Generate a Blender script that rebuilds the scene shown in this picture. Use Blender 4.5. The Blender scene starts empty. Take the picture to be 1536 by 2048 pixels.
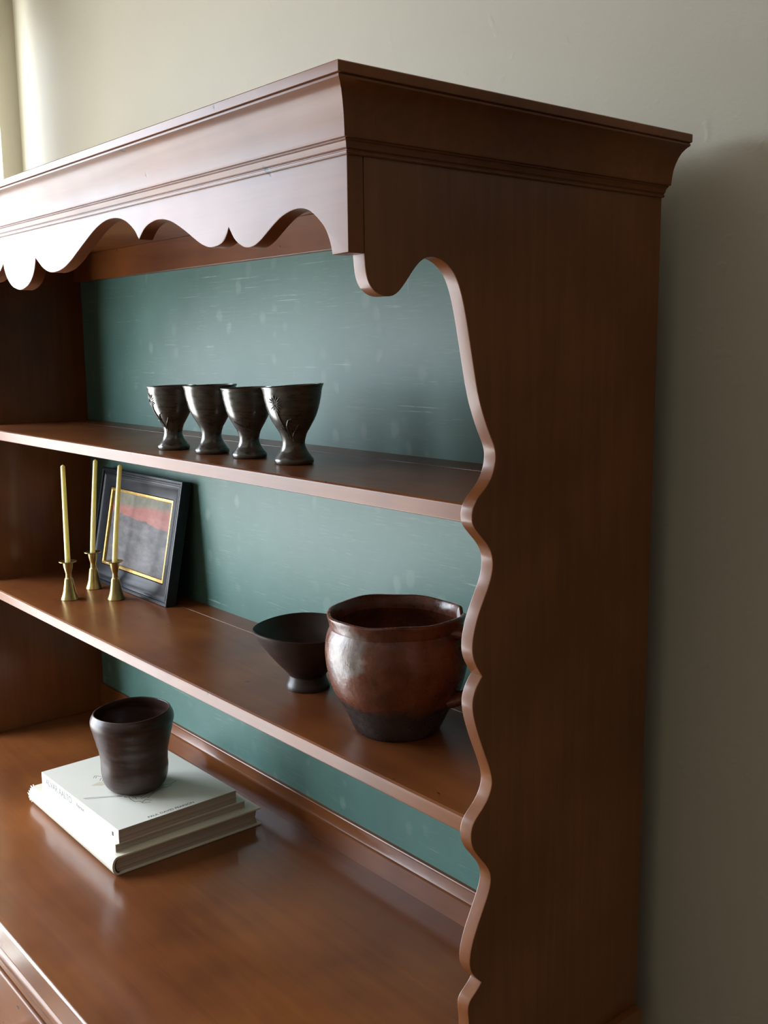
import bpy, bmesh, math, random
from mathutils import Vector, Matrix

random.seed(7)
scene = bpy.context.scene
COL = scene.collection

# ------------------------------------------------------------------ camera
CAM = Vector((0.6172, -0.4850, 1.5296))
RIGHT = Vector((0.6431622656, 0.7656553646, -0.0106847002))
UP = Vector((-0.1167556857, 0.1118479302, 0.9868425155))
FWD = Vector((-0.7567763276, 0.6334523685, -0.1613309853))
cam_data = bpy.data.cameras.new('camera')
cam_data.sensor_fit = 'VERTICAL'
cam_data.sensor_height = 36.0
cam_data.lens = 2045.746 / 2048.0 * 36.0
cam_data.clip_start = 0.02
cam = bpy.data.objects.new('camera', cam_data)
M = Matrix.Identity(4)
for r in range(3):
    M[r][0], M[r][1], M[r][2], M[r][3] = RIGHT[r], UP[r], -FWD[r], CAM[r]
cam.matrix_world = M
COL.objects.link(cam)
scene.camera = cam

# ------------------------------------------------------------------ sky and exposure
scene.view_settings.view_transform = 'Standard'
scene.view_settings.look = 'None'
scene.view_settings.gamma = 1.0
scene.view_settings.use_curve_mapping = False
scene.view_settings.exposure = 1.0
scene.cycles.use_denoising = True
scene.cycles.max_bounces = 7
scene.cycles.diffuse_bounces = 4
scene.cycles.adaptive_threshold = 0.035
scene.cycles.transparent_max_bounces = 12
scene.cycles.sample_clamp_indirect = 6.0

world = bpy.data.worlds.new('overcast_sky')
scene.world = world
world.use_nodes = True
wn = world.node_tree.nodes
wl = world.node_tree.links
for n in list(wn):
    wn.remove(n)
w_out = wn.new('ShaderNodeOutputWorld')
w_bg = wn.new('ShaderNodeBackground')
w_bg.inputs['Strength'].default_value = 8.0
w_tc = wn.new('ShaderNodeTexCoord')
w_sep = wn.new('ShaderNodeSeparateXYZ')
w_ramp = wn.new('ShaderNodeValToRGB')          # ground below the horizon, overcast sky above it
w_ramp.color_ramp.elements[0].position = 0.47
w_ramp.color_ramp.elements[0].color = (0.70, 0.72, 0.74, 1)
w_ramp.color_ramp.elements[1].position = 0.53
w_ramp.color_ramp.elements[1].color = (0.87, 0.97, 1.10, 1)
w_map = wn.new('ShaderNodeMapRange')
w_map.inputs['From Min'].default_value = -1
w_map.inputs['From Max'].default_value = 1
wl.new(w_tc.outputs['Generated'], w_sep.inputs[0])
wl.new(w_sep.outputs['Z'], w_map.inputs['Value'])
wl.new(w_map.outputs[0], w_ramp.inputs[0])
wl.new(w_ramp.outputs[0], w_bg.inputs['Color'])
wl.new(w_bg.outputs[0], w_out.inputs[0])

# window opening in the left wall (daylight comes in here)
WX = -1.705                      # room side of the left wall
WY0, WY1 = -1.60, 0.380
WZ0, WZ1 = 0.06, 2.30
portal = bpy.data.lights.new('window_left_offscreen', 'AREA')
portal.shape = 'RECTANGLE'
portal.size = WZ1 - WZ0
portal.size_y = WY1 - WY0
portal.cycles.is_portal = True
po = bpy.data.objects.new('window_left_offscreen', portal)
po.location = (WX - 0.16, (WY0 + WY1) / 2, (WZ0 + WZ1) / 2)
po.rotation_euler = (0, -math.pi / 2, 0)
COL.objects.link(po)

# ------------------------------------------------------------------ helpers
def tag(o, label=None, cat=None, group=None, kind=None):
    if label: o['label'] = label
    if cat: o['category'] = cat
    if group: o['group'] = group
    if kind: o['kind'] = kind
    return o

def empty(name, loc, label, cat, group=None, rot=(0, 0, 0)):
    o = bpy.data.objects.new(name, None)
    o.empty_display_size = 0.05
    o.location = loc
    o.rotation_euler = rot
    COL.objects.link(o)
    return tag(o, label, cat, group)

def obj(name, bm, m, parent=None, smooth=40.0, world_coords=False):
    """one mesh object; with world_coords the vertices are shifted into the parent's (unrotated) frame"""
    if world_coords and parent is not None:
        off = Vector(parent.location)
        p = parent.parent
        while p is not None:
            off += Vector(p.location); p = p.parent
        for v in bm.verts:
            v.co -= off
    bmesh.ops.recalc_face_normals(bm, faces=bm.faces)
    me = bpy.data.meshes.new(name)
    bm.to_mesh(me)
    bm.free()
    if smooth:
        for p in me.polygons:
            p.use_smooth = True
        me.set_sharp_from_angle(angle=math.radians(smooth))
    if m:
        me.materials.append(m)
    o = bpy.data.objects.new(name, me)
    COL.objects.link(o)
    if smooth and smooth <= 40:
        wn_ = o.modifiers.new('even_shading', 'WEIGHTED_NORMAL'); wn_.keep_sharp = True; wn_.weight = 100
    if parent is not None:
        o.parent = parent
    return o

def box(bm, a, b, bevel=0.0, seg=2):
    x0, y0, z0 = a; x1, y1, z1 = b
    vs = [bm.verts.new(p) for p in ((x0,y0,z0),(x1,y0,z0),(x1,y1,z0),(x0,y1,z0),(x0,y0,z1),(x1,y0,z1),(x1,y1,z1),(x0,y1,z1))]
    fs = [bm.faces.new([vs[i] for i in q]) for q in ((3,2,1,0),(4,5,6,7),(0,1,5,4),(1,2,6,5),(2,3,7,6),(3,0,4,7))]
    if bevel:
        es = list({e for f in fs for e in f.edges})
        bmesh.ops.bevel(bm, geom=es, offset=bevel, segments=seg, affect='EDGES', profile=0.5)
    return bm

def bxm(a, b, bevel=0.0, seg=2):
    return box(bmesh.new(), a, b, bevel, seg)

def prism(bm, pts, axis, a, b, bevel=0.0, seg=2, ang=40):
    """polygon pts (2D) in the plane normal to axis, extruded from a to b along it"""
    def P(p, t):
        if axis == 'x': return (t, p[0], p[1])
        if axis == 'y': return (p[0], t, p[1])
        return (p[0], p[1], t)
    va = [bm.verts.new(P(p, a)) for p in pts]
    vb = [bm.verts.new(P(p, b)) for p in pts]
    n = len(pts)
    fs = [bm.faces.new(va), bm.faces.new(list(reversed(vb)))]
    caps = fs[:]
    for i in range(n):
        fs.append(bm.faces.new((va[i], vb[i], vb[(i+1) % n], va[(i+1) % n])))
    bmesh.ops.recalc_face_normals(bm, faces=fs)
    if bevel:
        es = list({e for f in caps for e in f.edges})
        bmesh.ops.bevel(bm, geom=es, offset=bevel, segments=seg, affect='EDGES', profile=0.5, clamp_overlap=True)
    big = [f for f in bm.faces if len(f.verts) > 8]
    if big:
        bmesh.ops.triangulate(bm, faces=big)
    return bm

def lathe(bm, prof, seg=64, warp=None, cx=0, cy=0, cz=0):
    rings = []
    for (r, z) in prof:
        if r < 1e-6:
            co = Vector((0, 0, z))
            if warp: co = warp(co, 0, r, z)
            rings.append([bm.verts.new(co + Vector((cx, cy, cz)))])
        else:
            ring = []
            for k in range(seg):
                t = 2 * math.pi * k / seg
                co = Vector((r * math.cos(t), r * math.sin(t), z))
                if warp: co = warp(co, t, r, z)
                ring.append(bm.verts.new(co + Vector((cx, cy, cz))))
            rings.append(ring)
    for A, B in zip(rings, rings[1:]):
        if len(A) == 1 and len(B) == 1: continue
        for k in range(seg):
            k2 = (k + 1) % seg
            if len(A) == 1: bm.faces.new((A[0], B[k], B[k2]))
            elif len(B) == 1: bm.faces.new((A[k], B[0], A[k2]))
            else: bm.faces.new((A[k], B[k], B[k2], A[k2]))
    return bm

def smooth_curve(pts, sub=6):
    """Catmull-Rom through (r, z) points"""
    out = []
    n = len(pts)
    for i in range(n - 1):
        p0 = pts[max(i-1, 0)]; p1 = pts[i]; p2 = pts[i+1]; p3 = pts[min(i+2, n-1)]
        for s in range(sub):
            t = s / sub
            out.append(tuple(0.5 * ((2*p1[k]) + (-p0[k]+p2[k])*t + (2*p0[k]-5*p1[k]+4*p2[k]-p3[k])*t*t + (-p0[k]+3*p1[k]-3*p2[k]+p3[k])*t**3) for k in range(len(p1))))
    out.append(tuple(pts[-1]))
    return out

def relax(pts, it=1):
    for _ in range(it):
        q = pts[:]
        for i in range(1, len(pts) - 1):
            q[i] = tuple(0.25*pts[i-1][k] + 0.5*pts[i][k] + 0.25*pts[i+1][k] for k in range(len(pts[i])))
        pts = q
    return pts

def tube(bm, pts, rads, seg=10, cap=True, flat=1.0, flat_dir=None):
    pts = [Vector(p) for p in pts]
    if not isinstance(rads, (list, tuple)): rads = [rads] * len(pts)
    rings = []
    prev = None
    for i, p in enumerate(pts):
        d = (pts[min(i+1, len(pts)-1)] - pts[max(i-1, 0)]).normalized()
        if prev is None:
            a = Vector((0, 0, 1)) if abs(d.z) < 0.9 else Vector((1, 0, 0))
            if flat_dir is not None: a = Vector(flat_dir)
            u = (a - d * a.dot(d)).normalized()
        else:
            u = (prev - d * prev.dot(d)).normalized()
        prev = u
        w = d.cross(u)
        rings.append([bm.verts.new(p + (u * math.cos(2*math.pi*k/seg) * flat + w * math.sin(2*math.pi*k/seg)) * rads[i]) for k in range(seg)])
    for A, B in zip(rings, rings[1:]):
        for k in range(seg):
            bm.faces.new((A[k], A[(k+1) % seg], B[(k+1) % seg], B[k]))
    if cap:
        bm.faces.new(rings[0]); bm.faces.new(rings[-1])
    return bm

def text_mesh(name, s, size, m, parent, loc, rot, extrude=0.00008, sx=1.0, align='LEFT'):
    cu = bpy.data.curves.new(name, 'FONT')
    cu.body = s; cu.size = size; cu.extrude = extrude; cu.offset = size * .012; cu.align_x = align
    tmp = bpy.data.objects.new(name + '_tmp', cu)
    COL.objects.link(tmp)
    dg = bpy.context.evaluated_depsgraph_get()
    me = bpy.data.meshes.new_from_object(tmp.evaluated_get(dg))
    bpy.data.objects.remove(tmp); bpy.data.curves.remove(cu)
    me.name = name
    for v in me.vertices: v.co.x *= sx
    me.materials.clear(); me.materials.append(m)
    o = bpy.data.objects.new(name, me)
    COL.objects.link(o)
    o.parent = parent; o.location = loc; o.rotation_euler = rot
    return o

# ------------------------------------------------------------------ materials
class NT:
    def __init__(self, name):
        self.m = bpy.data.materials.new(name); self.m.use_nodes = True
        self.t = self.m.node_tree; self.n = self.t.nodes; self.l = self.t.links
        self.b = self.n['Principled BSDF']
        self.tc = self.n.new('ShaderNodeTexCoord')
    def node(self, typ, **kw):
        n = self.n.new(typ)
        for k, v in kw.items():
            if k in n.inputs: n.inputs[k].default_value = v
            else: setattr(n, k, v)
        return n
    def mapping(self, scale=(1,1,1), loc=(0,0,0), rot=(0,0,0), src='Object'):
        mp = self.n.new('ShaderNodeMapping')
        mp.inputs['Scale'].default_value = scale; mp.inputs['Location'].default_value = loc; mp.inputs['Rotation'].default_value = rot
        self.l.new(self.tc.outputs[src], mp.inputs['Vector'])
        return mp.outputs[0]
    def noise(self, vec, scale, detail=4, rough=0.55, dist=0.0):
        n = self.node('ShaderNodeTexNoise'); n.inputs['Scale'].default_value = scale
        n.inputs['Detail'].default_value = detail; n.inputs['Roughness'].default_value = rough; n.inputs['Distortion'].default_value = dist
        self.l.new(vec, n.inputs['Vector']); return n.outputs['Fac']
    def ramp(self, fac, stops):
        r = self.n.new('ShaderNodeValToRGB'); cr = r.color_ramp
        while len(cr.elements) < len(stops): cr.elements.new(0.5)
        for e, (p, c) in zip(cr.elements, stops):
            e.position = p; e.color = (*c, 1) if len(c) == 3 else c
        self.l.new(fac, r.inputs[0]); return r.outputs[0]
    def fac(self, x, lo, hi):
        n = self.n.new('ShaderNodeMapRange'); n.clamp = True
        n.inputs['From Min'].default_value = lo; n.inputs['From Max'].default_value = hi
        self.l.new(x, n.inputs['Value']); return n.outputs[0]
    def mix(self, f, a, b, blend='MIX'):
        n = self.n.new('ShaderNodeMix'); n.data_type = 'RGBA'; n.blend_type = blend
        for i, v in ((0, f), (6, a), (7, b)):
            if hasattr(v, 'node'): self.l.new(v, n.inputs[i])
            else: n.inputs[i].default_value = v if i == 0 else ((*v, 1) if len(v) == 3 else v)
        return n.outputs[2]
    def math(self, op, a, b=None):
        n = self.n.new('ShaderNodeMath'); n.operation = op
        for i, v in ((0, a), (1, b)):
            if v is None: continue
            if hasattr(v, 'node'): self.l.new(v, n.inputs[i])
            else: n.inputs[i].default_value = v
        return n.outputs[0]
    def sep(self, vec):
        n = self.n.new('ShaderNodeSeparateXYZ'); self.l.new(vec, n.inputs[0]); return n.outputs
    def dist(self, vec, p):
        n = self.n.new('ShaderNodeVectorMath'); n.operation = 'DISTANCE'
        self.l.new(vec, n.inputs[0]); n.inputs[1].default_value = p; return n.outputs['Value']
    def bump(self, h, strength=0.2, dist=0.002):
        n = self.n.new('ShaderNodeBump'); n.inputs['Strength'].default_value = strength; n.inputs['Distance'].default_value = dist
        self.l.new(h, n.inputs['Height']); self.l.new(n.outputs[0], self.b.inputs['Normal']); return n
    def set(self, **kw):
        for k, v in kw.items():
            k = k.replace('_', ' ')
            if hasattr(v, 'node'): self.l.new(v, self.b.inputs[k])
            else: self.b.inputs[k].default_value = (*v, 1) if isinstance(v, tuple) and len(v) == 3 else v
        return self

def wood(name, grain, dark=(0.104, 0.030, 0.009), light=(0.232, 0.076, 0.019), rough=0.36, coat=0.40, grainy=0.28, nicks=0.80):
    t = NT(name)
    sc = {'x': (1.2, 22, 22), 'y': (22, 1.2, 22), 'z': (22, 22, 1.2)}[grain]
    v = t.mapping(sc)
    g = t.noise(v, 4.0, 4, 0.6, 0.6)
    cloud = t.noise(t.mapping((2.2, 2.2, 2.2)), 2.4, 3, 0.5)
    f = t.math('ADD', t.math('MULTIPLY', g, grainy), t.math('MULTIPLY', cloud, 1.15 - grainy))
    col = t.ramp(f, [(0.36, dark), (0.78, light)])
    # dents and small dark nicks
    nick = t.noise(t.mapping((70, 70, 70), (3, 1, 7)), 1.0, 2, 0.5)
    nk = t.fac(nick, nicks, nicks + 0.035)
    col = t.mix(nk, col, (0.03, 0.012, 0.008))
    # handling wear in the polish
    wear = t.noise(t.mapping((7, 7, 7), (2, 5, 1)), 1.6, 3, 0.62)
    rg = t.math('ADD', t.math('MULTIPLY', wear, 0.16), rough - 0.08)
    t.set(Base_Color=col, Roughness=rg, Coat_Weight=coat, Coat_Roughness=0.15, Specular_IOR_Level=0.22)
    h = t.math('SUBTRACT', t.math('MULTIPLY', t.noise(t.mapping((5, 5, 5)), 2.0, 3), 0.6), nk)
    t.bump(h, 0.12, 0.002)
    return t.m

MAT = {}
# one cherry colour for every board; only the grain direction and the polish differ
MAT['wood_x'] = wood('cherry_wood_lengthwise', 'x', coat=0.13, nicks=0.735)
MAT['wood_z'] = wood('cherry_wood_upright', 'z', grainy=0.35)
MAT['wood_top'] = wood('cherry_wood_worktop', 'x', rough=0.34, coat=0.62)
MAT['wood_rail'] = wood('cherry_wood_rail', 'x', coat=0.35)

def green_paint():
    t = NT('scuffed_green_paint')
    cl = t.noise(t.mapping((3, 3, 3)), 2.0, 4, 0.6)
    col = t.ramp(cl, [(0.3, (0.062, 0.145, 0.122)), (0.75, (0.104, 0.212, 0.182))])
    # chalky rings and blotches
    wob = t.node('ShaderNodeTexNoise'); wob.inputs['Scale'].default_value = 30
    t.l.new(t.mapping(), wob.inputs['Vector'])
    wv = t.node('ShaderNodeVectorMath', operation='MULTIPLY_ADD')
    t.l.new(wob.outputs['Color'], wv.inputs[0]); wv.inputs[1].default_value = (.014, .014, .014); t.l.new(t.mapping((1, 1, .8)), wv.inputs[2])
    vor = t.node('ShaderNodeTexVoronoi'); vor.inputs['Scale'].default_value = 34
    t.l.new(wv.outputs[0], vor.inputs['Vector'])
    ring = t.math('MULTIPLY', t.fac(vor.outputs['Distance'], 0.36, 0.14), t.math('ADD', t.math('MULTIPLY', t.fac(vor.outputs['Distance'], 0.0, 0.25), 0.5), 0.5))
    pick = t.fac(t.sep(vor.outputs['Color'])[0], 0.62, 0.72)
    patch = t.fac(t.noise(t.mapping((5, 5, 5), (1, 2, 3)), 1.0, 2), 0.42, 0.58)
    blot = t.math('MULTIPLY', t.math('MULTIPLY', ring, t.math('MULTIPLY', patch, pick)), 0.32)
    # long level scratches, short upright ones, fine brushed haze
    s1 = t.fac(t.noise(t.mapping((7, 40, 330), (0, 0, 5)), 1.0, 3, 0.6), 0.66, 0.74)
    s2 = t.fac(t.noise(t.mapping((420, 40, 9), (4, 0, 2)), 1.0, 2, 0.6), 0.74, 0.79)
    s3 = t.fac(t.noise(t.mapping((26, 40, 520), (2, 0, 9)), 1.0, 4, 0.7), 0.55, 0.80)
    area = t.fac(t.noise(t.mapping((4, 4, 6), (7, 2, 1)), 1.0, 3), 0.36, 0.56)
    scr = t.math('ADD', t.math('MULTIPLY', s1, 0.95), t.math('ADD', t.math('MULTIPLY', s2, 0.55), t.math('MULTIPLY', s3, 0.42)))
    scr = t.math('MULTIPLY', scr, t.math('MULTIPLY', area, t.fac(wob.outputs['Fac'], 0.38, 0.55)))
    col = t.mix(t.math('MINIMUM', t.math('ADD', blot, scr), 0.7), col, (0.34, 0.43, 0.37))
    t.set(Base_Color=col, Roughness=t.math('ADD', t.math('MULTIPLY', cl, 0.15), 0.38))
    t.b.inputs['Specular IOR Level'].default_value = 0.32
    t.bump(t.noise(t.mapping((1, 1, 14)), 60, 2), 0.05, 0.001)
    return t.m
MAT['green'] = green_paint()

def plaster(name, col, bump=0.12):
    t = NT(name)
    c = t.noise(t.mapping((1, 1, 1)), 3.0, 4)
    cc = t.ramp(c, [(0.3, tuple(x * 0.95 for x in col)), (0.7, tuple(min(1, x * 1.04) for x in col))])
    t.set(Base_Color=cc, Roughness=0.55)
    n = t.math('ADD', t.noise(t.mapping(), 170, 3), t.math('MULTIPLY', t.fac(t.noise(t.mapping(), 55, 1), 0.68, 0.78), 1.2))
    t.bump(n, bump, 0.002)
    return t.m
MAT['wall'] = plaster('beige_plaster', (0.46, 0.425, 0.335))
MAT['ceiling'] = plaster('off_white_ceiling', (0.70, 0.68, 0.62), 0.05)

def plain(name, col, rough=0.5, metal=0.0, var=0.08, scale=20, coat=0.0, bump=0.0):
    t = NT(name)
    c = t.noise(t.mapping(), scale, 4)
    t.set(Base_Color=t.ramp(c, [(0.3, tuple(x * (1 - var) for x in col)), (0.7, tuple(min(1, x * (1 + var)) for x in col))]),
          Roughness=rough, Metallic=metal, Coat_Weight=coat)
    if bump: t.bump(c, bump, 0.001)
    return t.m
MAT['white_trim'] = plain('painted_trim', (0.62, 0.59, 0.50), 0.4)
MAT['floor'] = wood('oak_floor', 'x', (0.09, 0.05, 0.028), (0.16, 0.095, 0.05), 0.4, 0.2)

def glass_mat():
    t = NT('window_glass')
    tr = t.n.new('ShaderNodeBsdfTransparent'); gl = t.n.new('ShaderNodeBsdfGlossy'); gl.inputs['Roughness'].default_value = 0.02
    mx = t.n.new('ShaderNodeMixShader'); mx.inputs[0].default_value = 0.05
    out = t.n['Material Output']
    t.l.new(tr.outputs[0], mx.inputs[1]); t.l.new(gl.outputs[0], mx.inputs[2]); t.l.new(mx.outputs[0], out.inputs['Surface'])
    t.n.remove(t.b)
    return t.m
MAT['glass'] = glass_mat()

def sheer():
    t = NT('cream_sheer_cloth')
    di = t.n.new('ShaderNodeBsdfDiffuse'); di.inputs[0].default_value = (0.80, 0.76, 0.62, 1)
    tl = t.n.new('ShaderNodeBsdfTranslucent'); tl.inputs[0].default_value = (0.80, 0.76, 0.62, 1)
    mx = t.n.new('ShaderNodeMixShader'); mx.inputs[0].default_value = 0.22
    t.l.new(di.outputs[0], mx.inputs[1]); t.l.new(tl.outputs[0], mx.inputs[2]); t.l.new(mx.outputs[0], t.n['Material Output'].inputs['Surface'])
    t.n.remove(t.b)
    return t.m
MAT['sheer'] = sheer()

MAT['goblet'] = None
def goblet_mat():
    t = NT('pewter_grey_glaze')
    n1 = t.noise(t.mapping((1, 1, 4)), 45, 5, 0.6)
    col = t.ramp(n1, [(0.25, (0.030, 0.027, 0.021)), (0.5, (0.085, 0.078, 0.062)), (0.8, (0.15, 0.138, 0.112))])
    t.set(Base_Color=col, Roughness=t.math('ADD', t.math('MULTIPLY', n1, 0.18), 0.20), Metallic=0.35, Coat_Weight=0.6, Coat_Roughness=0.16)
    t.b.inputs['Specular IOR Level'].default_value = 0.7
    t.bump(t.noise(t.mapping((1, 1, 5)), 60, 3), 0.07, 0.001)
    return t.m
MAT['goblet'] = goblet_mat()

def pot_mat():
    t = NT('glazed_red_earthenware')
    v = t.mapping()
    n = t.noise(v, 28, 5, 0.6)
    nb = t.noise(t.mapping((1, 1, 2.2)), 14, 4, 0.6)
    col = t.ramp(n, [(0.3, (0.060, 0.017, 0.009)), (0.5, (0.125, 0.036, 0.016)), (0.75, (0.185, 0.064, 0.030))])
    z = t.sep(v)[2]
    edge = t.math('ADD', z, t.math('MULTIPLY', t.math('SUBTRACT', nb, 0.5), 0.045))
    low = t.fac(edge, 0.043, 0.035)                     # dipped dark foot with a ragged border
    col = t.mix(low, col, t.ramp(n, [(0.35, (0.012, 0.011, 0.011)), (0.7, (0.055, 0.048, 0.046))]))
    # grey ashy patch below the rim
    d1 = t.dist(t.mapping((1, 1, 1.15)), (0.010, -0.078, 0.121))
    d1 = t.math('ADD', d1, t.math('MULTIPLY', t.math('SUBTRACT', nb, 0.5), 0.045))
    ash = t.fac(d1, 0.030, 0.022)
    ashc = t.ramp(n, [(0.35, (0.13, 0.11, 0.09)), (0.6, (0.30, 0.27, 0.24))])
    col = t.mix(t.math('MULTIPLY', ash, 0.75), col, ashc)
    t.set(Base_Color=col, Roughness=t.math('ADD', t.math('MULTIPLY', t.noise(t.mapping(), 120, 3), 0.45), 0.08), Coat_Weight=0.1, Coat_Roughness=0.2)
    t.bump(t.math('ADD', t.noise(t.mapping(), 90, 4), t.math('MULTIPLY', t.noise(t.mapping(), 28, 2), 1.5)), 0.40, 0.0016)
    return t.m
MAT['pot'] = pot_mat()
MAT['bowl'] = plain('dark_brown_stoneware', (0.026, 0.0145, 0.011), 0.40, 0, 0.35, 60, 0, 0.15)

def cup_mat():
    t = NT('brown_stoneware')
    n = t.noise(t.mapping((1, 1, 7)), 26, 4, 0.6)
    col = t.ramp(n, [(0.3, (0.030, 0.015, 0.011)), (0.75, (0.068, 0.036, 0.027))])
    t.set(Base_Color=col, Roughness=t.math('ADD', t.math('MULTIPLY', n, 0.15), 0.27))
    t.bump(n, 0.16, 0.002)
    return t.m
MAT['cup'] = cup_mat()
MAT['brass'] = plain('aged_brass', (0.52, 0.40, 0.17), 0.30, 1.0, 0.12, 90)
MAT['wax'] = plain('pale_yellow_wax', (0.86, 0.82, 0.52), 0.45, 0, 0.03, 40)
_w = MAT['wax'].node_tree.nodes['Principled BSDF']
_w.inputs['Subsurface Weight'].default_value = 0.9
_w.inputs['Subsurface Radius'].default_value = (1.0, 0.8, 0.4)
_w.inputs['Subsurface Scale'].default_value = 0.010
MAT['wick'] = plain('cotton_wick', (0.45, 0.42, 0.33), 0.9)
MAT['frame_black'] = plain('ebonised_frame', (0.014, 0.016, 0.020), 0.34, 0, 0.3, 60, 0.0)
MAT['frame_black'].node_tree.nodes['Principled BSDF'].inputs['Specular IOR Level'].default_value = 0.28
MAT['gold'] = plain('worn_gilding', (0.62, 0.40, 0.13), 0.38, 0.75, 0.25, 150)
MAT['cover_white'] = plain('white_book_cover', (0.72, 0.71, 0.63), 0.38, 0, 0.03, 6)
MAT['cover_ivory'] = plain('ivory_book_cover', (0.74, 0.71, 0.58), 0.42, 0, 0.05, 9)
MAT['pages'] = None
def pages_mat():
    t = NT('paper_edges')
    n = t.noise(t.mapping((2, 2, 900)), 1.0, 2)
    t.set(Base_Color=t.ramp(n, [(0.35, (0.40, 0.33, 0.27)), (0.65, (0.56, 0.48, 0.40))]), Roughness=0.85)
    return t.m
MAT['pages'] = pages_mat()
MAT['ink_grey'] = plain('grey_print', (0.30, 0.30, 0.29), 0.6)
MAT['ink_dark'] = plain('dark_print', (0.05, 0.055, 0.06), 0.6)
MAT['tan_print'] = plain('tan_print', (0.60, 0.55, 0.43), 0.5)
MAT['endpaper'] = plain('dark_binding', (0.045, 0.045, 0.05), 0.6)
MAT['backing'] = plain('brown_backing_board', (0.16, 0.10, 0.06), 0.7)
MAT['knob'] = plain('turned_wood_knob', (0.16, 0.05, 0.02), 0.35, 0, 0.1, 30, 0.4)

def painting_mat():
    t = NT('landscape_oil_paint')
    v = t.mapping()
    s = t.sep(v)                                   # x across 0..w, z up 0..h
    n = t.noise(t.mapping((1, 1, 2.4)), 30, 5, 0.6)
    nf = t.noise(t.mapping((1, 1, 1)), 80, 4, 0.6)
    ze = t.math('ADD', s[2], t.math('MULTIPLY', t.math('SUBTRACT', n, 0.5), 0.012))
    zz = t.math('SUBTRACT', ze, t.math('MULTIPLY', s[0], 0.045))
    zh = t.math('ADD', ze, t.math('MULTIPLY', s[0], 0.062))
    sky = t.ramp(nf, [(0.3, (0.17, 0.17, 0.13)), (0.7, (0.26, 0.25, 0.19))])
    pink = t.ramp(n, [(0.3, (0.36, 0.135, 0.115)), (0.7, (0.46, 0.22, 0.19))])
    sea = t.ramp(n, [(0.3, (0.105, 0.105, 0.11)), (0.55, (0.19, 0.18, 0.18)), (0.8, (0.28, 0.25, 0.25))])
    col = t.mix(t.fac(zz, 0.106, 0.116), pink, sky)
    col = t.mix(t.fac(zh, 0.1000, 0.0985), col, sea)
    t.set(Base_Color=col, Roughness=0.55, Specular_IOR_Level=0.2)
    t.bump(nf, 0.2, 0.0008)
    return t.m
MAT['painting'] = painting_mat()

# ------------------------------------------------------------------ the room
Y_WALL = 0.425
X_R, Y_F, Z_C = 6.0, -3.3, 2.75
struct = lambda name, bm, m, parent=None, smooth=0: tag(obj(name, bm, m, parent, smooth), kind='structure')
struct('floor', bxm((WX - .15, Y_F - .1, -0.06), (X_R + .1, Y_WALL + .12, 0)), MAT['floor'])
struct('ceiling', bxm((WX - .15, Y_F - .1, Z_C), (X_R + .1, Y_WALL + .12, Z_C + .08)), MAT['ceiling'])
struct('wall_back', bxm((WX - .15, Y_WALL, 0), (X_R + .1, Y_WALL + .12, Z_C)), MAT['wall'])
struct('wall_right', bxm((X_R, Y_F, 0), (X_R + .1, Y_WALL, Z_C)), MAT['wall'])
struct('wall_front', bxm((WX - .15, Y_F - .1, 0), (X_R + .1, Y_F, Z_C)), MAT['wall'])
bm = bmesh.new()
ys = [Y_F, WY0, WY1, Y_WALL]; zs = [0, WZ0, WZ1, Z_C]
for a in range(3):
    for b in range(3):
        if a == 1 and b == 1: continue
        box(bm, (WX - .15, ys[a], zs[b]), (WX, ys[a+1], zs[b+1]))
bmesh.ops.remove_doubles(bm, verts=bm.verts, dist=1e-5)
struct('wall_left', bm, MAT['wall'])

# window in the left wall: frame, sill, mullions, panes
win = tag(bpy.data.objects.new('window_1', None), kind='structure')
win.location = (WX - .10, (WY0 + WY1) / 2, WZ0)
COL.objects.link(win)
bm = bmesh.new()
for a, b in (((WX-.13, WY0, WZ0), (WX-.07, WY0+.05, WZ1)), ((WX-.13, WY1-.05, WZ0), (WX-.07, WY1, WZ1)),
             ((WX-.13, WY0+.05, WZ0), (WX-.07, WY1-.05, WZ0+.06)), ((WX-.13, WY0+.05, WZ1-.05), (WX-.07, WY1-.05, WZ1))):
    box(bm, a, b, 0.003)
obj('window_frame', bm, MAT['white_trim'], win, 0, True)
obj('window_sill', bxm((WX-.15, WY0, WZ0-.001), (WX+.03, WY1, WZ0+.022), 0.004), MAT['white_trim'], win, 0, True)
ym = (WY0 + WY1) / 2
obj('mullion', bxm((WX-.12, ym-.02, WZ0+.06), (WX-.08, ym+.02, WZ1-.05), 0.003), MAT['white_trim'], win, 0, True)
obj('pane', bxm((WX-.102, WY0+.05, WZ0+.06), (WX-.098, ym-.02, WZ1-.05)), MAT['glass'], win, 0, True)
obj('pane', bxm((WX-.102, ym+.02, WZ0+.06), (WX-.098, WY1-.05, WZ1-.05)), MAT['glass'], win, 0, True)

# ------------------------------------------------------------------ the dresser base
ZW = 0.803                   # worktop surface
YF = -0.0915                 # its front edge
XL, XR = -1.306, 0.0          # outer faces of the rack's side boards
D = 0.39                     # back edge of the side boards
T = 0.0149                   # board thickness
YB = 0.360                   # face of the green back board
side = empty('sideboard', (-0.625, 0.15, 0), 'reddish brown wooden sideboard base with a wide polished top under the plate rack', 'sideboard')
W0, W1 = -1.318, 0.008
prof = [(YF+.0025, ZW-.0375), (YF+.0004, ZW-.0355), (YF, ZW-.033), (YF, ZW-.004), (YF+.0012, ZW-.0012), (YF+.004, ZW), (D-.004, ZW), (D-.0012, ZW-.0012), (D, ZW-.004), (D, ZW-.0375)]
bm = bmesh.new()
prism(bm, prof, 'x', W0, W1)
obj('worktop', bm, MAT['wood_top'], side, 40, True)
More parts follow.
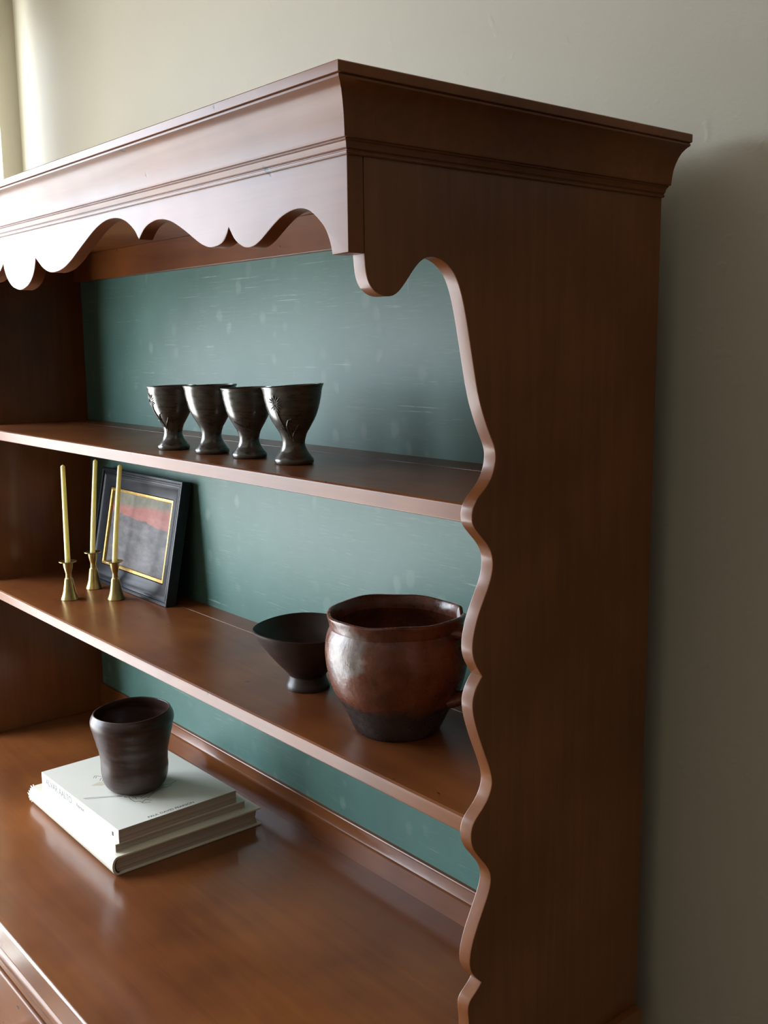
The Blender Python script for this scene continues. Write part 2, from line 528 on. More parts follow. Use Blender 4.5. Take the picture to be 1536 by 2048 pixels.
# moulding under the top, then the carcase
mp = [(YF+.006, ZW-.0375), (YF+.0035, ZW-.0405), (YF+.001, ZW-.046), (YF+.0015, ZW-.056), (YF+.006, ZW-.064), (YF+.0075, ZW-.0665), (YF+.02, ZW-.0665), (YF+.02, ZW-.0375)]
obj('edge_moulding', prism(bmesh.new(), mp, 'x', W0 + .002, W1 - .002), MAT['wood_x'], side, 40, True)
CY = YF + .012
bm = bmesh.new()
box(bm, (W0+.01, CY+.02, .10), (W1-.012, D-.004, ZW-.0375), .002)
obj('carcase', bm, MAT['wood_z'], side, 40, True)
bm = bmesh.new()
xd = [W0+.01, -1.262, -.846, -.80, -.45, -.404, -.03, W1-.012]
for i in (0, 2, 4, 6):
    box(bm, (xd[i], CY, .10), (xd[i+1], CY+.02, ZW-.0685), .0015)
for i in (1, 3, 5):
    for z0, z1 in ((.10, .135), (.545, .58), (ZW-.088, ZW-.0685)):
        box(bm, (xd[i], CY, z0), (xd[i+1], CY+.02, z1), .0015)
obj('face_frame', bm, MAT['wood_x'], side, 40, True)
for i in (1, 3, 5):
    dr = obj('drawer', bxm((xd[i]+.003, CY-.003, .583), (xd[i+1]-.003, CY+.02, ZW-.091), .004), MAT['wood_x'], side, 40, True)
    kb = bmesh.new()
    lathe(kb, [(0, 0), (.008, 0), (.007, .006), (.012, .012), (.0155, .018), (.0145, .024), (.008, .027), (0, .0275)], 24)
    bmesh.ops.rotate(kb, verts=kb.verts, cent=(0, 0, 0), matrix=Matrix.Rotation(math.pi/2, 3, 'X'))
    bmesh.ops.translate(kb, verts=kb.verts, vec=Vector(((xd[i]+xd[i+1])/2, CY-.003, .645)) - Vector(side.location))
    obj('knob', kb, MAT['knob'], dr)
    dd = obj('door', bxm((xd[i]+.003, CY-.002, .138), (xd[i+1]-.003, CY+.02, .542), .004), MAT['wood_z'], side, 40, True)
    pm = bxm((xd[i]+.06, CY-.006, .195), (xd[i+1]-.06, CY-.001, .485), .002)
    bmesh.ops.translate(pm, verts=pm.verts, vec=-Vector(side.location))
    obj('door_panel', pm, MAT['wood_z'], dd)
    kb = bmesh.new()
    lathe(kb, [(0, 0), (.007, 0), (.006, .005), (.010, .010), (.013, .015), (.012, .020), (.007, .023), (0, .0235)], 24)
    bmesh.ops.rotate(kb, verts=kb.verts, cent=(0, 0, 0), matrix=Matrix.Rotation(math.pi/2, 3, 'X'))
    bmesh.ops.translate(kb, verts=kb.verts, vec=Vector((xd[i+1]-.035, CY-.002, .36)) - Vector(side.location))
    obj('knob', kb, MAT['knob'], dd)
for x in (W0+.01, W1-.072):
    for y in (CY+.001, D-.05):
        obj('foot', bxm((x, y, 0), (x+.06, y+.06, .10), .003), MAT['wood_z'], side, 40, True)

# ------------------------------------------------------------------ the plate rack
rack = empty('plate_rack', (-0.625, 0.2, ZW), 'tall open plate rack with scalloped wooden sides, two shelves and a green back', 'plate rack')
OUT = [(0.0153,1.60),(0.0153,1.5983),(0.0157,1.5936),(0.0161,1.5882),(0.0169,1.5821),(0.0187,1.5771),(0.0215,1.5728),(0.0253,1.5696),(0.0302,1.5673),(0.0355,1.5665),(0.041,1.5665),(0.045,1.5675),(0.0504,1.5703),(0.0575,1.5783),(0.0644,1.5873),(0.0714,1.5942),(0.0784,1.5981),(0.0861,1.599),(0.0946,1.5973),(0.1029,1.5929),(0.1097,1.5866),(0.1149,1.5783),(0.1192,1.5662),(0.1237,1.5503),(0.1282,1.5279),(0.1328,1.5078),(0.1365,1.4899),(0.1401,1.4782),(0.1457,1.4651),(0.1502,1.4552),(0.1539,1.4484),(0.1576,1.442),(0.1596,1.4352),(0.1595,1.4296),(0.1582,1.4235),(0.1557,1.4171),(0.152,1.4112),(0.147,1.4055),(0.142,1.4019),(0.1377,1.3988),(0.1342,1.3941),(0.1317,1.3898),(0.1306,1.3853),(0.1305,1.3807),(0.131,1.3765),(0.1329,1.3727),(0.1372,1.3681),(0.143,1.3621),(0.1488,1.3567),(0.155,1.3489),(0.1577,1.339),(0.1562,1.3276),(0.1512,1.3167),(0.1452,1.306),(0.1392,1.2954),(0.1353,1.2844),(0.1319,1.2733),(0.1308,1.2618),(0.1335,1.2524),(0.1375,1.2456),(0.144,1.2367)]
OUT2 = [(0.144,1.2367),(0.1406,1.233),(0.1356,1.2267),(0.1322,1.2185),(0.1316,1.2097),(0.1337,1.1986),(0.1389,1.1837),(0.1451,1.1683),(0.1515,1.1542),(0.1561,1.142),(0.1576,1.1348),(0.1576,1.129),(0.1556,1.1234),(0.1521,1.117),(0.1468,1.1115),(0.1409,1.1067),(0.1363,1.1029),(0.1328,1.0984),(0.1309,1.0932),(0.1304,1.0875),(0.1311,1.0812),(0.1331,1.0754),(0.1366,1.0696),(0.1422,1.063),(0.1505,1.0536),(0.1562,1.0442),(0.1575,1.0365),(0.1555,1.0274),(0.1515,1.0191),(0.1468,1.01),(0.142,1.0008),(0.1373,0.9916),(0.1326,0.9813),(0.1295,0.9703),(0.1292,0.9581),(0.1319,0.9495),(0.1449,0.937)]
OUT3 = [(0.1449,0.937),(0.1417,0.9328),(0.1361,0.929),(0.1305,0.9254),(0.1273,0.9206),(0.127,0.9144),(0.1285,0.9063),(0.1296,0.895),(0.1290,0.880),(0.1262,0.863),(0.1220,0.846),(0.1190,0.830),(0.1178,0.815),(0.1176,ZW)]
edge = []
for part in (OUT, OUT2, OUT3):
    c = smooth_curve(relax(part, 1), 3)
    edge += c if not edge else c[1:]
TOPZ = 1.7205
poly = edge + [(D, ZW), (D, TOPZ), (0.0153, TOPZ)]
for x0, x1 in ((XR - T, XR), (XL, XL + T)):
    bm = prism(bmesh.new(), poly, 'x', x0, x1, bevel=0.0011, seg=2)
    obj('side_board', bm, MAT['wood_z'], rack, 40, True)

# scalloped apron
AP = [(0.0, 1.5978), (-0.0203,1.5976)]
APC = [[(-0.0203,1.5976),(-0.0224,1.606),(-0.0284,1.6175),(-0.0361,1.6247),(-0.0439,1.6304),(-0.0519,1.6342),(-0.0618,1.636),(-0.0737,1.6353),(-0.086,1.6323),(-0.0968,1.6276),(-0.1079,1.6217),(-0.1194,1.6157),(-0.1309,1.6122),(-0.1424,1.6125),(-0.152,1.6163),(-0.1596,1.6215),(-0.1674,1.6309)],
 [(-0.1674,1.6309),(-0.1716,1.6241),(-0.178,1.6195),(-0.1886,1.6171),(-0.2015,1.617),(-0.2141,1.6206),(-0.227,1.6266),(-0.2399,1.6333),(-0.2555,1.6406),(-0.2692,1.6459),(-0.2834,1.6491),(-0.2982,1.6498),(-0.3136,1.6474),(-0.3244,1.643),(-0.3347,1.6349)],
 [(-0.3347,1.6349),(-0.3381,1.6382),(-0.3428,1.6434),(-0.3528,1.6503),(-0.3659,1.6563),(-0.3822,1.6599),(-0.4024,1.6603),(-0.4204,1.6573),(-0.4395,1.6514),(-0.4592,1.6433),(-0.4796,1.6345),(-0.5008,1.6253),(-0.5221,1.6186),(-0.5435,1.616),(-0.5612,1.6168),(-0.5787,1.6221),(-0.5923,1.63),(-0.6002,1.635)],
 [(-0.6002,1.635),(-0.6027,1.6273),(-0.6087,1.6186),(-0.6179,1.6107),(-0.6289,1.6053),(-0.6434,1.6018),(-0.6530,1.6008)]]
half = [AP[0]]
for part in APC:
    c = smooth_curve(part, 3)
    half += c if len(half) == 1 else c[1:]
XC = -0.6530
left = [(XC + (x - XC) * ((XL - XC) / (0 - XC)), z) for (x, z) in reversed(half[:-1])]
apoly = half + left + [(XL, 1.705), (0.0, 1.705)]
obj('apron', prism(bmesh.new(), apoly, 'y', 0.0, 0.0151, bevel=0.0007, seg=2), MAT['wood_x'], rack, 40, True)

# cornice, mitred round three sides
CP = [(-.004,1.6682),(.0020,1.6682),(.0029,1.6690),(.0029,1.6702),(.0020,1.6708),(.0020,1.6714),(.0036,1.6726),(.0042,1.6748),(.0054,1.6766),(.0072,1.6774),(.0072,1.6783),(.0096,1.6786),(.0101,1.6796),(.0101,1.6806),(.0105,1.6830),(.0111,1.6872),(.0122,1.6924),(.0142,1.6974),(.0174,1.7031),(.0211,1.7074),(.0258,1.7106),(.0292,1.7120),(.0302,1.7126),(.0302,1.7140),(.0292,1.7144),(.0292,1.7148),(.0317,1.7153),(.0320,1.7160),(.0320,1.7222),(.0312,1.7230),(-.004,1.7230)]
bm = bmesh.new()
rows = []
for (o, z) in CP:
    rows.append([bm.verts.new(p) for p in ((XR+o, D, z), (XR+o, -o, z), (XL-o, -o, z), (XL-o, D, z))])
n = len(CP)
for i in range(n):
    A = rows[i]; B = rows[(i+1) % n]
    for j in range(3):
        bm.faces.new((A[j], A[j+1], B[j+1], B[j]))
bm.faces.new([r[0] for r in rows]); bm.faces.new([r[3] for r in reversed(rows)])
obj('cornice', bm, MAT['wood_x'], rack, 28, True)
obj('top_board', bxm((XL+T, .0151, 1.702), (XR-T, D-.02, 1.7215), .0005), MAT['wood_x'], rack, 40, True)
obj('top_rail', bxm((XL+T, .346, 1.6530), (XR-T, YB, 1.702), .001), MAT['wood_x'], rack, 40, True)
obj('back_board', bxm((XL+T, YB, ZW), (XR-T, YB+.008, 1.702)), MAT['green'], rack, 0, True)

# shelves with a plate groove
Z1, Z2, TH = 1.3922, 1.1013, 0.0168
for z, yg, y0 in ((Z1, .3085, .1326), (Z2, .3215, .1340)):
    p = [(y0+.0016, z-TH), (y0+.0004, z-TH+.0006), (y0, z-TH+.002), (y0, z-.0035), (y0+.0008, z-.0014), (y0+.0032, z),
         (yg-.0010, z), (yg-.0006, z-.0012), (yg+.0006, z-.0012), (yg+.0010, z), (YB, z), (YB, z-TH)]
    obj('shelf', prism(bmesh.new(), p, 'x', XL+T, XR-T), MAT['wood_x'], rack, 30, True)

# moulded rail along the back of the worktop
rp = [(.352, ZW), (.352, .8345), (.3508, .8352), (.3505, .8366), (.3515, .8374), (.3525, .8376), (.3538, .8405), (.3552, .8470), (.3556, .8520), (.3548, .8526), (.3546, .8545), (.3553, .8558), (.3575, .8562), (YB, .8562), (YB, ZW)]
obj('back_rail', prism(bmesh.new(), rp, 'x', XL+T, XR-T), MAT['wood_rail'], rack, 30, True)

# ------------------------------------------------------------------ goblets
def goblet(loc, H, R, label, tilt=(0, 0), rot=0.0, rings=0.0):
    g = empty('goblet', loc, label, 'goblet', 'grey glazed goblets on the upper shelf')
    s = H / 0.0918; q = R / 0.0351
    pr = [(.0,0),(.0212,0),(.0222,.0012),(.0226,.0035),(.0224,.0060),(.0201,.0094),(.0156,.0156),(.0132,.022),(.0131,.027),(.0152,.035),(.0195,.043),(.0258,.0547),(.0297,.0664),(.0322,.078),(.0335,.0865),(.0352,.0912),(.0351,.0918)]
    inn = [(.0340,.0916),(.0318,.085),(.0300,.074),(.0265,.060),(.018,.047),(0,.041)]
    o = smooth_curve(pr[4:], 4)
    pr2 = pr[:4] + o
    pf = [(r*q, z*s) for r, z in pr2 + smooth_curve(inn, 3)]
    ph = random.random() * 6
    def warp(co, t, r, z):
        f = z / H
        w = 1 + 0.012 * math.sin(2*t + ph) * f + rings * math.sin(z * 900 + t) * (0.3 + .7*f)
        c = Vector((co.x * w, co.y * w, co.z))
        c.z += (tilt[0] * c.x + tilt[1] * c.y) * max(0, f - .3)
        return c
    b = obj('bowl', lathe(bmesh.new(), pf, 64, warp), MAT['goblet'], g, 50)
    b.rotation_euler.z = rot
    def R_at(z):
        for (r0, z0), (r1, z1) in zip(pr2, pr2[1:]):
            if z0*s <= z <= z1*s + 1e-9: return (r0 + (r1-r0) * ((z - z0*s) / max(1e-6, (z1-z0)*s))) * q
        return R
    return g, R_at

def on_surface(R_at, pts, lift=.0004):
    return [Vector(((R_at(z)+lift) * math.cos(a), (R_at(z)+lift) * math.sin(a), z)) for a, z in pts]

def sprig(parent, R_at, a0, H):
    """raised wildflower: petals, stem and grass blades modelled onto the wall of the goblet"""
    bm = bmesh.new()
    zc = H * .78
    r0 = R_at(zc)
    for k in range(15):
        th = 2 * math.pi * k / 15
        L = .0105 * (0.8 + .3 * ((k * 7) % 5) / 5)
        P = [(a0 + math.cos(th) * L * f / r0, min(zc + math.sin(th) * L * f, H*.965)) for f in (.25, .6, 1.0)]
        tube(bm, on_surface(R_at, P), [.0004, .0008, .0003], 6)
    for st in ([(0, zc-.003), (.06, H*.62), (.16, H*.5), (.30, H*.36)],
               [(.62, H*.59), (.45, H*.57), (.34, H*.49), (.40, H*.40), (.52, H*.33)],
               [(.95, H*.52), (.85, H*.46), (.66, H*.38), (.70, H*.30)],
               [(-.05, H*.47), (.12, H*.45), (.40, H*.38)]):
        P = smooth_curve([(a0 + a, z) for a, z in st], 4)
        tube(bm, on_surface(R_at, P), [.0006 + .0003 * math.sin(math.pi * i / (len(P)-1)) for i in range(len(P))], 6)
    return obj('flower_relief', bm, MAT['goblet'], parent, 60)

view_ang = math.atan2(CAM.y - .2, CAM.x + .45)
g, ra = goblet((-.6347, .1901, Z1), .0860, .0338, 'small grey glazed goblet at the end of the row nearest the dark corner', (.03, .03))
sprig(g, ra, view_ang - 1.15, .0860)
g, ra = goblet((-.5498, .1999, Z1), .0885, .0348, 'plain grey goblet with a wide flared rim, second in the row from the dark corner', (.03, .03))
g, ra = goblet((-.4675, .2050, Z1), .0872, .0338, 'grey goblet ridged with level throwing rings between two smoother goblets', (.03, .03), 0, .006)
obj('slip_trail', tube(bmesh.new(), on_surface(ra, smooth_curve([(view_ang-.95+.3*i, .046-.0042*i+.0003*i*i) for i in range(5)], 4)), .0006, 6), MAT['goblet'], g, 60)
g, ra = goblet((-.3732, .2064, Z1), .0918, .0362, 'largest grey goblet with a raised daisy and grass on its wall', (.07, .06))
sprig(g, ra, view_ang - .72, .0918)

# ------------------------------------------------------------------ candlesticks and candles
def stick(loc, top_shift, label, clabel):
    c = empty('candlestick', loc, label, 'candlestick', 'brass candlesticks on the lower shelf')
    pr = [(0,0),(.0145,0),(.0149,.0006),(.0147,.0018),(.0122,.0085),(.0101,.016),(.0083,.0275),(.0071,.0358),(.0066,.0368),(.0052,.0385),(.0046,.045),(.0058,.0497),(.0074,.0565),(.0081,.0628),(.0084,.0640)]
    obj('stem', lathe(bmesh.new(), pr + [(.006,.0645),(.0050,.0640),(.0048,.057),(0,.0565)], 48), MAT['brass'], c, 25)
    obj('drip_plate', lathe(bmesh.new(), [(.0050,.0640),(.0084,.0640),(.0144,.0655),(.0149,.0662),(.0147,.0671),(.0142,.0672),(.0088,.0660),(.0050,.0655)], 48), MAT['brass'], c, 25)
    k = empty('candle', (loc[0], loc[1], loc[2] + .0572), clabel, 'candle', 'pale tapers in the brass candlesticks')
    h = .1725
    b = bmesh.new()
    n = 14
    pts = [Vector((top_shift[0]*(i/n)**1.15, top_shift[1]*(i/n)**1.15, h*i/n)) for i in range(n+1)]
    rad = [.0046 - .0009 * i / n for i in range(n+1)]
    pts += [pts[-1] + Vector((0, 0, .0022)), pts[-1] + Vector((0, 0, .0036))]
    rad += [.0030, .0008]
    tube(b, pts, rad, 20)
    obj('taper', b, MAT['wax'], k, 50)
    tp = pts[-1]
    obj('wick', tube(bmesh.new(), [tp - Vector((0,0,.001)), tp + Vector((.0004,0,.0012))], .0005, 8), MAT['wick'], k, 50)
stick((-1.0542, .2034, Z2), (.0015, .0010), 'brass candlestick standing nearest the shelf edge, apart from the painting', 'upright pale yellow taper in the candlestick nearest the shelf edge')
stick((-1.1027, .2703, Z2), (.0100, .0105), 'brass candlestick tucked between the dark side board and the framed painting', 'leaning pale taper in the candlestick by the dark side board')
stick((-.9992, .2635, Z2), (.0125, .0130), 'brass candlestick standing right in front of the framed painting', 'leaning pale taper that crosses in front of the painted canvas')

# ------------------------------------------------------------------ framed painting
FW, FH, LEAN = .306, .212, math.radians(11.3)
fr = empty('framed_painting', (-.886 - FW, .297, Z2), 'small landscape painting in a black frame with gilt slip, leaning on the green back', 'painting', None, (-LEAN, 0, 0))
def rect_sweep(prof, w, h):
    """profile (inset, depth): inset from the outer edge, depth toward -y"""
    bm = bmesh.new(); rows = []
    for (i, dpt) in prof:
        rows.append([bm.verts.new(p) for p in ((i, dpt, i), (w-i, dpt, i), (w-i, dpt, h-i), (i, dpt, h-i))])
    n = len(prof)
    for a in range(n):
        A = rows[a]; B = rows[(a+1) % n]
        for j in range(4):
            bm.faces.new((A[j], A[(j+1) % 4], B[(j+1) % 4], B[j]))
    return bm
fp = [(0,.018),(0,.002),(.0012,.0004),(.0042,0),(.0062,.0012),(.0068,.0036),(.0090,.0038),(.0096,.0022),(.0120,.0020),(.0165,.0042),(.0250,.0066),(.0335,.0072),(.0345,.0090),(.0345,.014),(.0330,.018)]
obj('frame_moulding', rect_sweep(fp, FW, FH), MAT['frame_black'], fr, 30)
gp = [(.0345,.0088),(.0352,.0074),(.0375,.0070),(.0398,.0080),(.0405,.0100),(.0405,.0135),(.0345,.0135)]
obj('gilt_slip', rect_sweep(gp, FW, FH), MAT['gold'], fr, 30)
cv = bxm((.036, .0122, .036), (FW-.036, .0150, FH-.036))
bmesh.ops.translate(cv, verts=cv.verts, vec=(-.036, 0, -.036))
cvo = obj('canvas', cv, MAT['painting'], fr, 0)
cvo.location = (.036, 0, .036)
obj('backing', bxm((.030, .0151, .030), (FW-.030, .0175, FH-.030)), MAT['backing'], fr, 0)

# ------------------------------------------------------------------ footed bowl
bw = empty('footed_bowl', (-.4046, .241, Z2), 'dark brown footed stoneware bowl with a wide conical rim beside the red pot', 'bowl')
ob = smooth_curve([(.0232,.0165),(.0262,.0212),(.038,.034),(.050,.0485),(.060,.0625),(.0668,.0738),(.0686,.0778)], 5)
ib = smooth_curve([(.0672,.0784),(.0640,.0735),(.050,.053),(.030,.036),(.012,.0305),(0,.030)], 4)
def bwarp(co, t, r, z):
    return Vector((co.x * (1 + .012*math.sin(2*t+1)), co.y * (1 + .012*math.sin(2*t+1)), z + .0012 * math.sin(3*t) * z / .078))
obj('bowl_body', lathe(bmesh.new(), [(0, .0150), (.0232, .0165)] + ob[1:] + ib[:2], 72, bwarp), MAT['bowl'], bw, 50)
obj('interior_glaze', lathe(bmesh.new(), ib[1:], 72, bwarp), MAT['bowl'], bw, 50)
obj('foot', lathe(bmesh.new(), [(0, .001), (.022, .001), (.024, 0), (.0274, 0), (.0279, .0012), (.0262, .006), (.0240, .0115), (.0233, .0168), (0, .0168)], 72, bwarp), MAT['bowl'], bw, 50)

# ------------------------------------------------------------------ earthenware pot
pt = empty('earthenware_pot', (-.2231, .2349, Z2), 'round red brown glazed pot with a chipped rim, one handle and a dark foot', 'pot')
po_ = smooth_curve([(.0462,0),(.0484,.0030),(.0538,.014),(.0622,.0316),(.0715,.049),(.0772,.0690),(.0794,.086),(.0794,.098),(.0776,.110),(.0748,.1175),(.0736,.1205)], 4)
rim = smooth_curve([(.0736,.1205),(.0742,.1222),(.0752,.1275),(.0768,.1340),(.0763,.1356),(.0745,.1362),(.0728,.1352),(.0702,.128),(.0693,.121)], 4)
inn = smooth_curve([(.0693,.121),(.0725,.110),(.0735,.092),(.0660,.052),(.050,.022),(.030,.012),(0,.010)], 4)
HA = 0.36
CH = 1.06                      # where the rim is broken
def pwarp(co, t, r, z):
    w = 1 + .008 * math.sin(2*t + .6) + .004 * math.sin(5*t)
    c = Vector((co.x*w, co.y*w, z + (.0012*math.sin(2*t+2)+.0007*math.sin(7*t)) * max(0, z-.1)/.036))
    if z > .118:
        d = (t - CH + math.pi) % (2*math.pi) - math.pi
        if -.30 < d < .035:
            dip = .0085 * min(1, (.035-d)/.03) * (1 if d > -.06 else max(0, 1-(-.06-d)/.24)) * min(1, (z-.118)/.014)
            c.z -= dip
    return c
obj('pot_body', lathe(bmesh.new(), [(0, .0015), (.038, .0015)] + po_ + rim[1:], 144, pwarp), MAT['pot'], pt, 60)
obj('interior_glaze', lathe(bmesh.new(), inn, 144, pwarp), MAT['pot'], pt, 60)
hd = Vector((math.cos(HA), math.sin(HA), 0))
hp = smooth_curve([tuple(hd*r + Vector((0,0,z))) for r, z in ((.069,.121),(.082,.1215),(.098,.116),(.108,.102),(.110,.085),(.103,.066),(.090,.053),(.078,.047),(.068,.043))], 4)
nrm = hd.cross(Vector((0, 0, 1)))
obj('handle', tube(bmesh.new(), hp, [.0062 + .002*abs(i/(len(hp)-1)-.5)*2 for i in range(len(hp))], 14, True, 1.7, nrm), MAT['pot'], pt, 60)

# ------------------------------------------------------------------ books and cup
def paperback(name, x0, x1, y0, y1, z0, z1, label, cover, rotz=0.0, cov=.0006):
    b = empty(name, ((x0+x1)/2, (y0+y1)/2, z0), label, 'book', None, (0, 0, rotz))
    hx, hy, h = (x1-x0)/2, (y1-y0)/2, z1-z0
    bm = bmesh.new()
    box(bm, (-hx, -hy, 0), (hx, hy, cov))
    box(bm, (-hx, -hy, h-cov), (hx, hy, h))
    box(bm, (-hx, -hy, cov), (hx, -hy+cov, h-cov))
    bmesh.ops.remove_doubles(bm, verts=bm.verts, dist=1e-6)
    obj('cover', bm, cover, b, 30)
    obj('page_block', bxm((-hx+.0008, -hy+cov, cov), (hx-.0008, hy-.0008, h-cov)), MAT['pages'], b, 30)
    return b, hx, hy, h

B3Z = .0275
b3 = empty('hardcover_book', (-.795, .1942, ZW + .0003), 'large white hardback with a rounded spine at the bottom of the stack', 'book', None, (0, 0, math.radians(-.4)))
hx, hy = .1545, .1205
bm = bmesh.new()
sp = []
for i in range(9):
    a = math.pi/2 + math.pi * i / 8
    sp.append((-hy + .006 + .0085*math.cos(a), B3Z/2 + (B3Z/2)*math.sin(a)))
outer = [(hy, B3Z)] + sp + [(hy, 0)]
inner = [(hy, .0026)] + [(-hy+.0075+.0065*math.cos(math.pi/2+math.pi*i/8), B3Z/2+(B3Z/2-.0026)*math.sin(math.pi/2+math.pi*i/8)) for i in range(8, -1, -1)] + [(hy, B3Z-.0026)]
prism(bm, outer + inner, 'x', -hx, hx, bevel=.0004, seg=1)
obj('cover', bm, MAT['cover_ivory'], b3, 40)
bm = bmesh.new()
pgs = [(hy-.005, .0027)] + [(-hy+.0095+.006*math.cos(math.pi/2+math.pi*i/8), B3Z/2+(B3Z/2-.0027)*math.sin(math.pi/2+math.pi*i/8)) for i in range(8, -1, -1)] + [(hy-.005, B3Z-.0027), (hy-.008, B3Z/2)]
prism(bm, pgs, 'x', -hx+.004, hx-.004)
obj('page_block', bm, MAT['pages'], b3, 40)
bm = bmesh.new()
band = [(-hy+.0075+.0064*math.cos(math.pi/2+math.pi*i/8), B3Z/2+(B3Z/2-.0026)*math.sin(math.pi/2+math.pi*i/8)) for i in range(9)]
band2 = [(-hy+.0090+.0060*math.cos(math.pi/2+math.pi*i/8), B3Z/2+(B3Z/2-.0032)*math.sin(math.pi/2+math.pi*i/8)) for i in range(8, -1, -1)]
prism(bm, band + band2, 'x', -hx+.0015, hx-.0015)
obj('headband', bm, MAT['endpaper'], b3, 40)
# frayed jacket paper at the head of the spine
bm = bmesh.new()
random.seed(3)
for i in range(9):
    a = math.pi * (.52 + .9 * i / 8)
    y = -hy + .006 + .0088*math.cos(a); z = B3Z/2 + (B3Z/2+.0002)*math.sin(a)
    L = .003 + .006*random.random()
    v = [bm.verts.new(p) for p in ((-hx+.001, y-.0006, z-.0014), (-hx+.001, y+.0006, z+.0014), (-hx-L, y+.001*random.random(), z+.001*random.random()))]
    bm.faces.new(v)
fo = obj('torn_jacket', bm, MAT['cover_ivory'], b3, 0)
md = fo.modifiers.new('thick', 'SOLIDIFY'); md.thickness = .0003

b2z = ZW + B3Z + .0005
b2, hx2, hy2, h2 = paperback('thin_paperback_book', -.917, -.6545, .0822, .2955, b2z, b2z + .0115, 'thin ivory paperback between the two thicker books', MAT['cover_ivory'])
b1z = b2z + .0116
b1, hx1, hy1, h1 = paperback('paperback_book', -.9215, -.6545, .0855, .2800, b1z, b1z + .0205, 'white paperback with a pencil sketch on its cover, topmost of the stack', MAT['cover_white'], math.radians(.8))
B1TOP = b1z + .0205
text_mesh('spine_lettering', 'ALVAR AALTO', .0150, MAT['ink_grey'], b1, (-hx1+.016, -hy1-.00008, .0055), (math.pi/2, 0, 0), sx=.98)
text_mesh('spine_lettering', 'Pearson', .0085, MAT['ink_grey'], b1, (-hx1+.128, -hy1-.00008, .0075), (math.pi/2, 0, 0))
obj('publisher_mark', bxm((hx1-.021, -hy1-.0002, .0055), (hx1-.0165, -hy1+.0001, .0115)), MAT['ink_dark'], b1, 0)
text_mesh('author_lettering', 'PAUL DAVID PEARSON', .0072, MAT['ink_dark'], b1, (hx1-.0055, -.0475, h1), (0, 0, math.pi/2), sx=1.02)
# pencil sketch printed on the cover (book coordinates)
def sketch(name, lines, w, m):
    bm = bmesh.new()
    for ln in lines:
        for (xa, ya), (xb, yb) in zip(ln, ln[1:]):
            d = Vector((xb-xa, yb-ya)); L = d.length or 1e-6
            n = Vector((-d.y, d.x)) / L * w
            v = [bm.verts.new((p[0], p[1], h1 + .00006)) for p in ((xa+n.x, ya+n.y), (xa-n.x, ya-n.y), (xb-n.x, yb-n.y), (xb+n.x, yb+n.y))]
            bm.faces.new(v)
    return obj(name, bm, m, b1, 0)
SK = [[(.003,-.0893),(.034,-.0400)],[(.007,-.0885),(.038,-.0395)],
      [(-.062,-.040),(-.046,-.0295)],[(-.062,-.040),(-.055,-.046)],[(-.058,-.0395),(-.052,-.0435)],
      [(-.047,-.0365),(-.031,-.026)],[(-.047,-.0365),(-.039,-.043)],[(-.066,-.018),(-.056,-.012)],[(-.043,-.035),(-.036,-.040)],
      [(.030,-.048),(.038,-.040),(.043,-.041),(.045,-.036),(.053,-.038),(.056,-.032)],
      [(.053,-.038),(.067,-.037),(.069,-.031),(.078,-.030),(.083,-.020)],[(.040,-.034),(.052,-.030),(.060,-.031)],
      [(.058,-.024),(.051,-.010),(.047,.006)],[(.067,-.017),(.056,.000),(.050,.014)],[(.063,-.026),(.060,-.012),(.052,.004)],
      [(.044,.010),(.052,.022),(.050,.034)],[(.040,.020),(.046,.034),(.041,.046)],[(.050,-.034),(.055,-.022)],[(.075,-.030),(.070,-.022),(.078,-.016)]]
tag(sketch('cover_sketch', SK, .00045, MAT['ink_dark']), kind='stuff')
bm = bmesh.new()
bm.faces.new([bm.verts.new((x, y, h1 + .00004)) for x, y in ((-.031,-.061),(-.036,-.048),(-.034,-.034),(-.028,-.030),(-.021,-.036),(-.020,-.048))])
obj('cover_tint', bm, MAT['tan_print'], b1, 0)

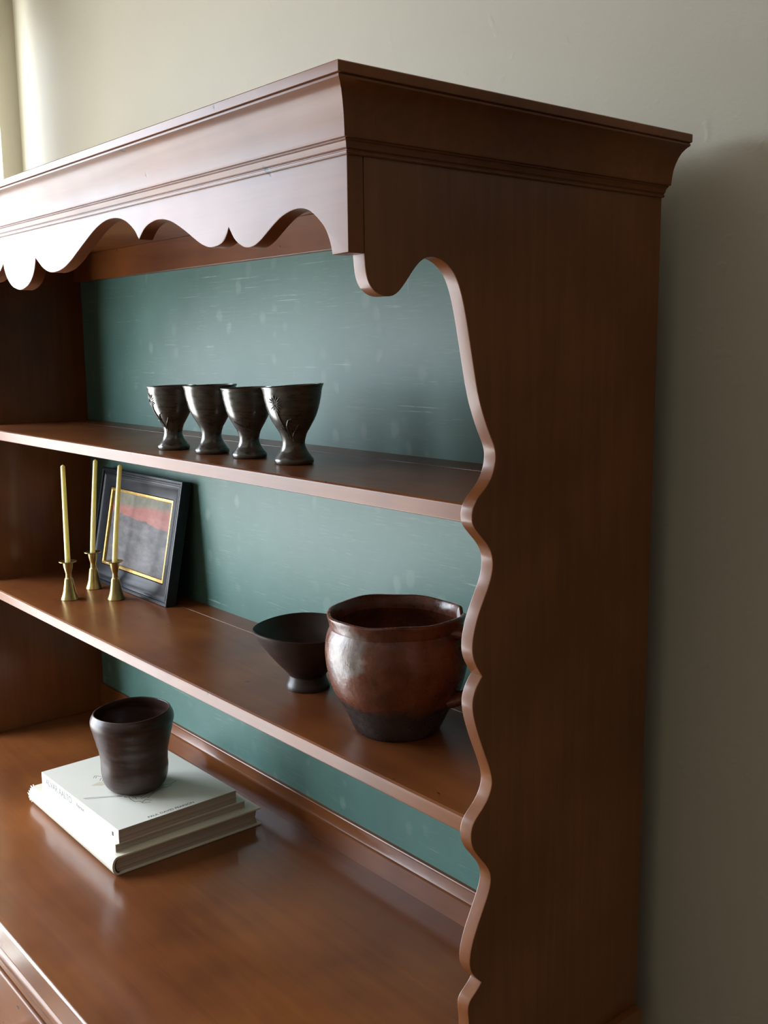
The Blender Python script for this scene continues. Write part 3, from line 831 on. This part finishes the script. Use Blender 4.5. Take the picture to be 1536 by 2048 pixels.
cp = empty('stoneware_cup', (-.7735, .1742, B1TOP + .0002), 'dark brown handmade cup with soft throwing rings standing on the books', 'cup')
co_ = smooth_curve([(.0350,0),(.0410,.0030),(.0462,.0100),(.0492,.0200),(.0505,.0330),(.0502,.0430),(.0508,.0530),(.0522,.0620),(.0548,.0720),(.0575,.0840),(.0603,.0960),(.0622,.1040),(.0626,.1095),(.0612,.1150),(.0590,.1190),(.0578,.1215)], 4)
ci_ = smooth_curve([(.0568,.1220),(.0556,.1210),(.0560,.1150),(.0575,.1060),(.0550,.0900),(.0490,.0600),(.0455,.0250),(.0400,.0100),(0,.0080)], 4)
def cwarp(co, t, r, z):
    w = 1 + .010*math.sin(2*t+.8) + .0022*math.sin(z*420 + .6*t) * (1 if z < .105 else .3)
    x, y = co.x*w, co.y*w
    f = max(0, z-.03)/.09
    return Vector((x - .0010*f, y, z + f*(.030*(x*RIGHT.x + y*RIGHT.y)) + .0007*math.sin(3*t)*f))
obj('cup_body', lathe(bmesh.new(), [(0, .0008), (.031, .0008)] + co_ + ci_, 96, cwarp), MAT['cup'], cp, 60)

# ------------------------------------------------------------------ drape drawn back beside the window
def drape(y0, y1, x, z0, z1):
    c = empty('curtain', (x, (y0 + y1) / 2, z0), 'cream cloth curtain drawn back at the window beside the back wall', 'curtain')
    bm = bmesh.new(); n = 120; rows = []
    for z in [z0 + (z1 - z0) * k / 24 for k in range(25)]:
        e = y1
        rows.append([bm.verts.new((x + .010 * math.sin(5 * 2 * math.pi * i / n) * (1 - .5 * (i / n) ** 4), y0 + (e - y0) * i / n, z)) for i in range(n + 1)])
    for A, B in zip(rows, rows[1:]):
        for i in range(n): bm.faces.new((A[i], A[i+1], B[i+1], B[i]))
    o = obj('cloth', bm, MAT['sheer'], c, 60, True)
    md = o.modifiers.new('thick', 'SOLIDIFY'); md.thickness = .001
    obj('rod', tube(bmesh.new(), [(x, WY0 - .1, z1 + .012), (x, y1, z1 + .012)], .011, 16), MAT['brass'], c, 50, True)
drape(-.06, .350, -1.657, .02, 2.42)
